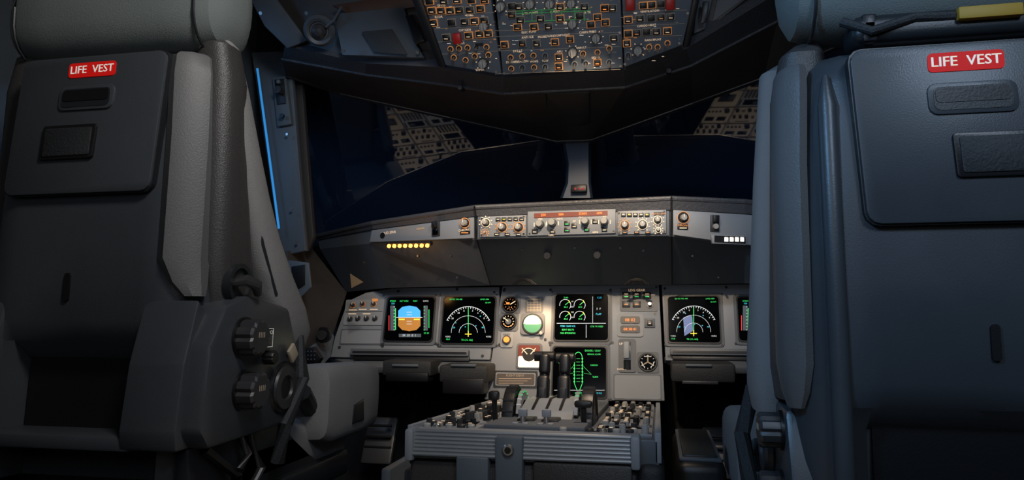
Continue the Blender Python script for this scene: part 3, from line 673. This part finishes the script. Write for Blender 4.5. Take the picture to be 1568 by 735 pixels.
N.tube([(-.098,1.5,.69),(-.098,1.49,.745)],.006,BLACK); N.box((-.098,1.486,.75),(.022,.02,.02),BLACK,.005)
N.box((-.03,1.50,.699),(.035,.05,.012),BLACK,.002); N.box((.02,1.50,.699),(.035,.05,.012),KNOBD,.002); N.box((-.005,1.42,.698),(.12,.03,.01),BLACK,.002)
for x in(-.04,-.02,.01,.03): N.box((x,1.42,.704),(.012,.012,.006),LGREY,.002)
N.build('throttle_quadrant',ped)
# ================================================================== SEATS
def seat(ox,oy,dz,s,shear,hz,fy):
    root=empty('pilot_seat')
    SH=Matrix.Identity(4); SH[1][2]=shear; SH[1][3]=-shear*1.22
    T0=Matrix.Translation((ox,oy,dz))
    M=T0@SH@Matrix.Diagonal((s,1,1,1)); fl=s<0
    MT=T0@SH
    m=MB(M,fl)
    base=[(-.19,.11),(-.192,.07),(-.182,.04),(-.165,.018),(-.145,.005),(-.12,0),(-.11,0),(0,0),(.10,0),(.11,0),(.145,.005),(.165,.018),(.182,.04),(.192,.07),(.19,.11)]
    rings=[]
    for z,k,yo,rc in((.60,1.02,.0,.05),(.70,1.02,.0,.05),(.77,1.03,.0,.045),(.80,1.03,-.001,.012),(.83,1.03,-.002,0),(.95,1.01,-.004,0),(1.05,.99,-.004,0),(1.15,.97,-.002,0),(1.2,.955,.002,0),(1.226,.93,.008,0),(1.24,.89,.02,0),(1.246,.82,.04,0)):
        rings.append([Vector((x*k,(y+yo if y<.1 else y)+(rc if abs(x)<.115 else 0),z)) for x,y in base])
    m.loft(rings,SHELL)
    m.prism([(.040,.66),(.040,.775),(.012,.80),(.02,.80),(.05,.775),(.05,.66)],-.108,.108,BLACK,axis='x')  # black lining stands in for the shade inside the shell recess
    DS=.055
    def rr(x0,x1,z0,z1,r,sh=True):
        pts=[]
        for cx,cz,a0 in((x1-r,z1-r,0),(x0+r,z1-r,90),(x0+r,z0+r,180),(x1-r,z0+r,270)):
            for t in(0,30,60,90):
                X=cx+r*cos(radians(a0+t)); Zz=cz+r*sin(radians(a0+t)); pts.append((X-((1.215-Zz)*DS if sh else 0),Zz))
        return pts
    m.prism(rr(-.128,.128,1.016,1.234,.016),-.012,.004,SHELLD,axis='y')
    m.prism(rr(-.126,.126,1.018,1.232,.015),-.016,.0,SHELL,axis='y',bev=.0015)
    m.prism(rr(-.050,.046,1.146,1.184,.010),-.0185,-.014,SHELL,axis='y',bev=.001)
    m.prism(rr(-.044,.040,1.151,1.179,.007),-.0192,-.015,SHELLD,axis='y')
    m.prism(rr(-.042,.038,1.160,1.177,.005),-.0200,-.015,BLACK,axis='y')
    m.prism(rr(-.068,.025,1.07,1.123,.004),-.020,-.014,BLACK,axis='y',bev=.001)
    m.prism(rr(-.062,.019,1.075,1.118,.003),-.0215,-.014,SOFTB,axis='y',bev=.001)
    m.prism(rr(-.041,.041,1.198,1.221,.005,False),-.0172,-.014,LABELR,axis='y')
    vs,fs=textmesh('LIFE  VEST'); k=.0172
    for dx in(.0004,-.0004,0): m.add([(p.x*k+dx,-.0176-abs(dx)*.2,1.2095+p.y*k) for p in vs],fs,WHITE,M=MT,flip=False)
    m.prism(rr(-.022,-.012,.858,.9,.004,False),-.006,.0,BLACK,axis='y')
    m.prism(rr(.145,.155,.8,.81,.004,False),-.004,.01,BLACK,axis='y')
    ck=[(.0,.86),(-.022,.77),(-.03,.68),(-.026,.655),(.06,.655),(.06,.80)]
    if s>0: m.prism(ck,.112,.2,SHELL,axis='x',bev=.004)
    m.prism(ck,-.2,-.122,SHELL,axis='x',bev=.004)
    m.box((-.0,.01,.662),(.25,.07,.02),SHELL,.004)
    if s>0: prof=[(.130,-.004),(.146,-.014),(.168,-.006),(.186,.016),(.188,.034),(.176,.042),(.15,.02)]
    else: prof=[(.176,.020),(.186,.014),(.202,.024),(.213,.045),(.213,.068),(.198,.074),(.180,.04)]
    rg=[]
    for z,k,dx in((.865,.45,.02),(.885,.75,.01),(.92,1,0),(1.1,1,-.002),(1.2,1,-.006),(1.226,.9,-.008),(1.232,.7,-.01)):
        if s<0 and z<.95: z-=.07; dx=0
        cx=sum(p[0] for p in prof)/7;cy=sum(p[1] for p in prof)/7
        rg.append([Vector((cx+(x-cx)*k+dx,cy+(y-cy)*k,z)) for x,y in prof])
    m.loft(rg,PADG)
    if s<0:
        for x0,y0_ in((.150,.006),(-.150,.006)): m.tube([(x0,y0_+.004,1.21),(x0,y0_,1.17),(x0,y0_-.002,.95),(x0,y0_-.004,.60)],[.004,.012,.012,.012],SHELL,n=14)
    def ell(cx,cy,rx,ry,z,n=18): return [Vector((cx+rx*math.copysign(abs(cos(2*pi*i/n))**.7,cos(2*pi*i/n)),cy+ry*math.copysign(abs(sin(2*pi*i/n))**.7,sin(2*pi*i/n)),z)) for i in range(n)]
    for sd in(1,-1):
        m.loft([ell(sd*.160,.05+fy*.5,.018,.02,1.268),ell(sd*.166,.052+fy*.5,.028,.032,1.255),ell(sd*.172,.055+fy*.5,.034,.036,1.20),ell(sd*.176,.065+fy*.5,.034,.04,1.05),ell(sd*.178,.08+fy*.5,.034,.05,.92),ell(sd*.178,.105+fy*.5,.034,.06,.84),ell(sd*.178,.12,.03,.06,.80)],LEATH)
        rr_=[]
        for i,(z,xc,yc,rx,ry) in enumerate(((1.272,.160,.052,.02,.012),(1.258,.166,.058,.026,.022),(1.19,.176,.070,.028,.026),(1.10,.184,.090,.03,.029),(1.03,.189,.112,.03,.032),(.965,.194,.138,.03,.035),(.90,.200,.172,.03,.042),(.85,.204,.205,.03,.05),(.81,.204,.225,.028,.055),(.775,.2,.225,.02,.05))):
            if s<0: tt=(1.272-z)/.5; yc=.15+.03*tt; xc=.182+.028*tt-(.015 if i==0 else 0); ry=max(ry,.03) if i else ry
            rr_.append(ell(sd*xc,yc+(1.22-z)*shear,rx,ry,z))
        m.loft(rr_,FABRIC)
    m.tube([(.186,.072+fy*1.6,1.25),(.202,.085+fy*1.4,1.16),(.208,.10+fy,1.05),(.216,.13+fy*.5,.95),(.222,.17,.87)],.003,SHELLD,n=8)
    m.box((0,.15,.96),(.30,.10,.56),FABRIC,.035,4)
    xo=.232 if s>0 else .206
    m.prism([(-.012,.795),(.02,.85),(.075,.868),(.20,.85),(.235,.78),(.235,.66),(.0,.655),(-.02,.68)] if s>0 else [(.03,.70),(.06,.79),(.20,.80),(.235,.76),(.235,.60),(.03,.60)],.14,xo,SHELL,axis='x',bev=.008)
    m.prism([(-.0,.795),(.02,.85),(.075,.868),(.20,.85),(.235,.78),(.235,.66),(.0,.655)],-.232,-.16,SHELL,axis='x',bev=.008)
    kx=0 if s>0 else -.026
    for (y,z,r) in((.065,.805,.027),(.075,.727,.027)):
        if s<0: z-=.045; y+=.02; r=.023
        m.cyl((.225+kx,y,z),(.236+kx,y,z),r*1.12,BLACK,n=24); m.knurl((.234+kx,y,z),(.262+kx,y,z),r,KNOBD,n=8,depth=.14)
        for i,yy in enumerate((-.012,-.004,.004,.012)): m.box((.2625+kx,y+yy*.6,z+.004),(.0006,.0014,.008),PAPER)
    if s>0:
        m.lathe((.205,.075,.885),Vector((1,0,0)).to_track_quat('Z','Y'),[(0,.002),(.022,.002),(.024,.012),(.031,.012),(.031,0)],SHELLD,24)
        m.tube([(.208,.06,.885),(.232,.065,.89),(.24,.08,.883),(.235,.092,.87)],[.006,.009,.009,.006],DSTEEL,n=10)
        m.box((.238,.115,.803),(.01,.032,.03),BLACK,.003)
        vs,fs=textmesh('UNLOCK'); kk=.008
        m.add([(.2435,.115+p.x*kk,.811+p.y*kk) for p in vs],fs,WHITE,M=MT,flip=False)
        m.tube([(.2438,.101,.817),(.2438,.129,.817),(.2438,.129,.789),(.2438,.101,.789),(.2438,.101,.817)],.0006,WHITE,n=5)
        m.box((.2438,.115,.798),(.0008,.008,.008),PAPER)
        m.knurl((.232,.13,.772),(.25,.13,.772),.011,BLACK,n=6)
        m.box((.238,.205,.775),(.006,.022,.026),PAPER,.002,rot=Matrix.Rotation(.7,4,'X'))
    m.cyl((.19,.19,.72),(.236+kx*.8,.19,.72),.045,BLACK,n=28,bev=.006); m.lathe((.236+kx*.8,.19,.72),Vector((1,0,0)).to_track_quat('Z','Y'),[(.036,0),(.034,.004),(.02,.004),(.018,0)],KNOBD,24)
    m.tube([(.22,.25,.80),(.24,.24,.73),(.235,.2,.66),(.225,.2,.60)],.012,SOFTB,n=10)
    rg=[]
    for y,hx,hz_,zc in((.345,.028,.05,.675),(.352,.038,.066,.675),(.38,.043,.074,.672),(.52,.043,.072,.668),(.585,.042,.066,.666),(.60,.034,.052,.666)):
        n=20; rg.append([Vector((.2+hx*math.copysign(abs(cos(2*pi*i/n))**.45,cos(2*pi*i/n)),y,zc+hz_*math.copysign(abs(sin(2*pi*i/n))**.45,sin(2*pi*i/n)))) for i in range(n)][::-1])
    m.loft(rg,FABRIC)
    m.prism([(.45,.625),(.452,.66),(.50,.668),(.505,.625)],.238,.2445,SHELLD,axis='x',bev=.001)
    m.prism([(.455,.628),(.457,.655),(.495,.662),(.499,.628)],.239,.2455,BLACK,axis='x')
    m.tube([(.21,.3,.70),(.2,.36,.66)],.016,BLACK)
    m.box((0,.33,.60),(.40,.44,.10),FABRIC,.03,3)
    m.box((0,.27,.54),(.42,.5,.05),SHELLD,.01)
    for sd in(1,-1):
        m.prism([(-.0,.655),(.235,.66),(.4,.56),(.4,.5),(.02,.5)],sd*.19-.01,sd*.19+.01,SHELLD,axis='x',bev=.003)
        m.tube([(sd*.205,.03,.65),(sd*.215,.10,.60),(sd*.21,.06,.52)],.008,BLACK); m.tube([(sd*.21,.13,.655),(sd*.22,.16,.60),(sd*.21,.12,.54)],.007,DSTEEL)
        m.tube([(sd*.22,.09,.66),(sd*.225,.11,.63),(sd*.225,.09,.61)],.006,DSTEEL)
    m.box((0,.25,(.52-dz)/2),(.26,.3,.52+dz),SHELLD,.02); m.box((0,.27,.02-dz),(.44,.62,.04),KNOBD,.006)
    m.build('backrest_and_base',root)
    h=MB(M,fl); rg=[]
    for x,k in((-.196,.30),(-.19,.62),(-.178,.84),(-.15,.96),(-.1,1),(0,1.0),(.1,1),(.15,.96),(.178,.84),(.19,.62),(.196,.30)):
        n=24; rg.append([Vector((x,.055+.068*k*math.copysign(abs(cos(2*pi*i/n))**.75,cos(2*pi*i/n)),hz+.085*k*math.copysign(abs(sin(2*pi*i/n))**.75,sin(2*pi*i/n)))) for i in range(n)])
    h.loft(rg,HEADR)
    n=24
    for sd in(-1,1):
        h.tube([(sd*.16,.055+.067*math.copysign(abs(cos(2*pi*i/n))**.75,cos(2*pi*i/n)),hz+.084*math.copysign(abs(sin(2*pi*i/n))**.75,sin(2*pi*i/n))) for i in range(n+1)],.0022,SHELLD,n=6)
    for x in(-.08,.08): h.cyl((x,.06,1.2),(x,.06,1.3),.008,STEEL,n=12)
    if s<0:
        h.box((.1,-.0,1.262),(.018,.02,.036),BLACK,.004); h.box((-.03,-.014,1.268),(.07,.012,.016),YELL,.003); h.box((-.02,.02,1.262),(.28,.06,.036),SHELLD,.012,3)
        h.tube([(.13,.0,1.275),(.1,-.014,1.255),(.05,-.010,1.27),(-.1,-.004,1.265)],.006,SOFTB)
    h.build('headrest',root)
    return root
seat(-.595,.93,.08,1,.05,1.326,0); seat(.603,.93,.008,-1,0,1.352,.04)
# ================================================================== ROOM
WALL=mat('wall_panel','#3c444b',.6,bump=.1,bs=80,var=.15); DARK=mat('dark_carpet','#17181a',.95,bump=.5,bs=400)
def wallm(name,pts,z0,z1,m):
    w=MB()
    for i in range(len(pts)-1):
        a,b=Vector(pts[i]),Vector(pts[i+1]); w.quad([(a.x,a.y,z0),(b.x,b.y,z0),(b.x,b.y,z1),(a.x,a.y,z1)],m)
    return w.build(name)
wallm('wall_left',[(-1.2,-1.0),(-1.2,1.25),(-.99,2.0),(-.99,2.9)],0,1.9,WALL)
wallm('wall_right',[(1.2,-1.0),(1.2,1.25),(.99,2.0),(.99,2.9)],0,1.9,WALL)
wallm('wall_rear',[(-1.2,-1.0),(1.2,-1.0)],0,1.9,WALL)
wallm('wall_front',[(-1.0,2.9),(1.0,2.9)],0,1.9,DARK)
b=MB(); b.box((0,.95,-.02),(2.6,3.9,.04),DARK); b.build('floor')
b=MB(); b.box((0,.95,1.92),(2.6,3.9,.04),LINER); b.build('ceiling')
b=MB(); b.box((0,2.42,.40),(1.96,.02,.8),DARK); b.build('footwell_bulkhead')
b=MB(); b.box((.32,1.74,.31),(.10,.42,.62),SHELLD,.02,3); b.box((.32,1.74,.622),(.085,.38,.008),GREY,.003); b.box((.32,1.74,.627),(.07,.35,.006),SHELLD,.003); b.build('document_stowage_box')
b=MB()
for x in(-.32,-.27): b.box((x,1.7,.30),(.022,.5,.6),GREY,.006)
b.build('chart_stowage')
# ================================================================== LIGHTS
def area(n,loc,tgt,col,e,sz,spread=180):
    l=bpy.data.lights.new(n,'AREA'); l.energy=e; l.color=col; l.size=sz; l.spread=radians(spread)
    o=bpy.data.objects.new(n,l); bpy.context.collection.objects.link(o); o.location=loc
    o.rotation_euler=(Vector(tgt)-Vector(loc)).to_track_quat('-Z','Y').to_euler()
def spot(n,loc,tgt,col,e,ang,bl=.8,r=.02):
    l=bpy.data.lights.new(n,'SPOT'); l.energy=e; l.color=col; l.spot_size=radians(ang); l.spot_blend=bl; l.shadow_soft_size=r
    o=bpy.data.objects.new(n,l); bpy.context.collection.objects.link(o); o.location=loc
    o.rotation_euler=(Vector(tgt)-Vector(loc)).to_track_quat('-Z','Y').to_euler()
area('left_seat_key',(.15,.45,1.82),(-.5,1.0,1.28),(1,.96,.92),2.4,.2,110)  # unseen area light put in to light the left seat
spot('right_seat_blue_spot',(-.15,.25,1.55),(.42,1.0,1.1),(.28,.58,1),20,48,.8,.08)  # unseen blue spot giving the right seat its blue edge
area('right_seat_fill',(.8,-.1,1.75),(.65,.93,1.2),(.62,.78,1),2.0,.25,100)  # soft fill added behind for the right seat back, no fixture modelled
area('cabin_ambient',(0,-.8,1.6),(0,2.2,1.0),(.9,.93,1),2.0,.6)
spot('header_fill_spot',(.05,-.1,.80),(-.02,1.9,1.38),(.95,.95,1),13,44,.7,.08)  # added fill spot low by the camera, lifts the header and overhead
spot('panel_fill_spot',(.12,1.35,1.55),(-.02,2.15,.9),(1,.76,.52),32,70)  # unseen warm spot added to lighten the centre of the main panel
spot('panel_fill_spot_b',(-.4,1.5,1.6),(-.35,2.15,.95),(1,.84,.66),9,70)  # unseen companion spot for the left part of the panel
spot('panel_fill_spot_c',(.4,1.5,1.5),(.42,2.15,.95),(.75,.86,1),5,70)  # added cool spot, unseen, lightens the panel from the right
spot('center_flood',(-.12,2.10,1.02),(-.12,2.17,.75),(1,.66,.38),4,90,.8,.01)
spot('pedestal_flood',(.1,1.55,1.45),(0,1.6,.7),(1,.76,.56),14,50)
spot('reflection_flood',(0,.55,1.8),(0,.6,.58),(1,.86,.72),48,50,.3,.05)  # unseen spot added so the aft console shows in the windshield reflection
spot('left_frame_fill',(-.2,1.1,1.6),(-.75,1.95,1.25),(.8,.9,1),4,60,.8,.05)  # unseen fill spot added to brighten the left window frame
area('blue_side_light',(-1.05,1.4,1.6),(-.4,1.3,1.1),(.2,.5,1),1.2,.2)
l=bpy.data.lights.new('light_bar_glow','POINT'); l.energy=.22; l.color=(1,.5,.15); l.shadow_soft_size=.02
o=bpy.data.objects.new('light_bar_glow',l); bpy.context.collection.objects.link(o); o.location=p0.lerp(p1,.5)+Vector((0,-.03,-.035))
w=bpy.data.worlds.new('world'); bpy.context.scene.world=w; w.use_nodes=True
w.node_tree.nodes['Background'].inputs[0].default_value=(.02,.03,.05,1); w.node_tree.nodes['Background'].inputs[1].default_value=1
bpy.context.scene.view_settings.view_transform='Standard'
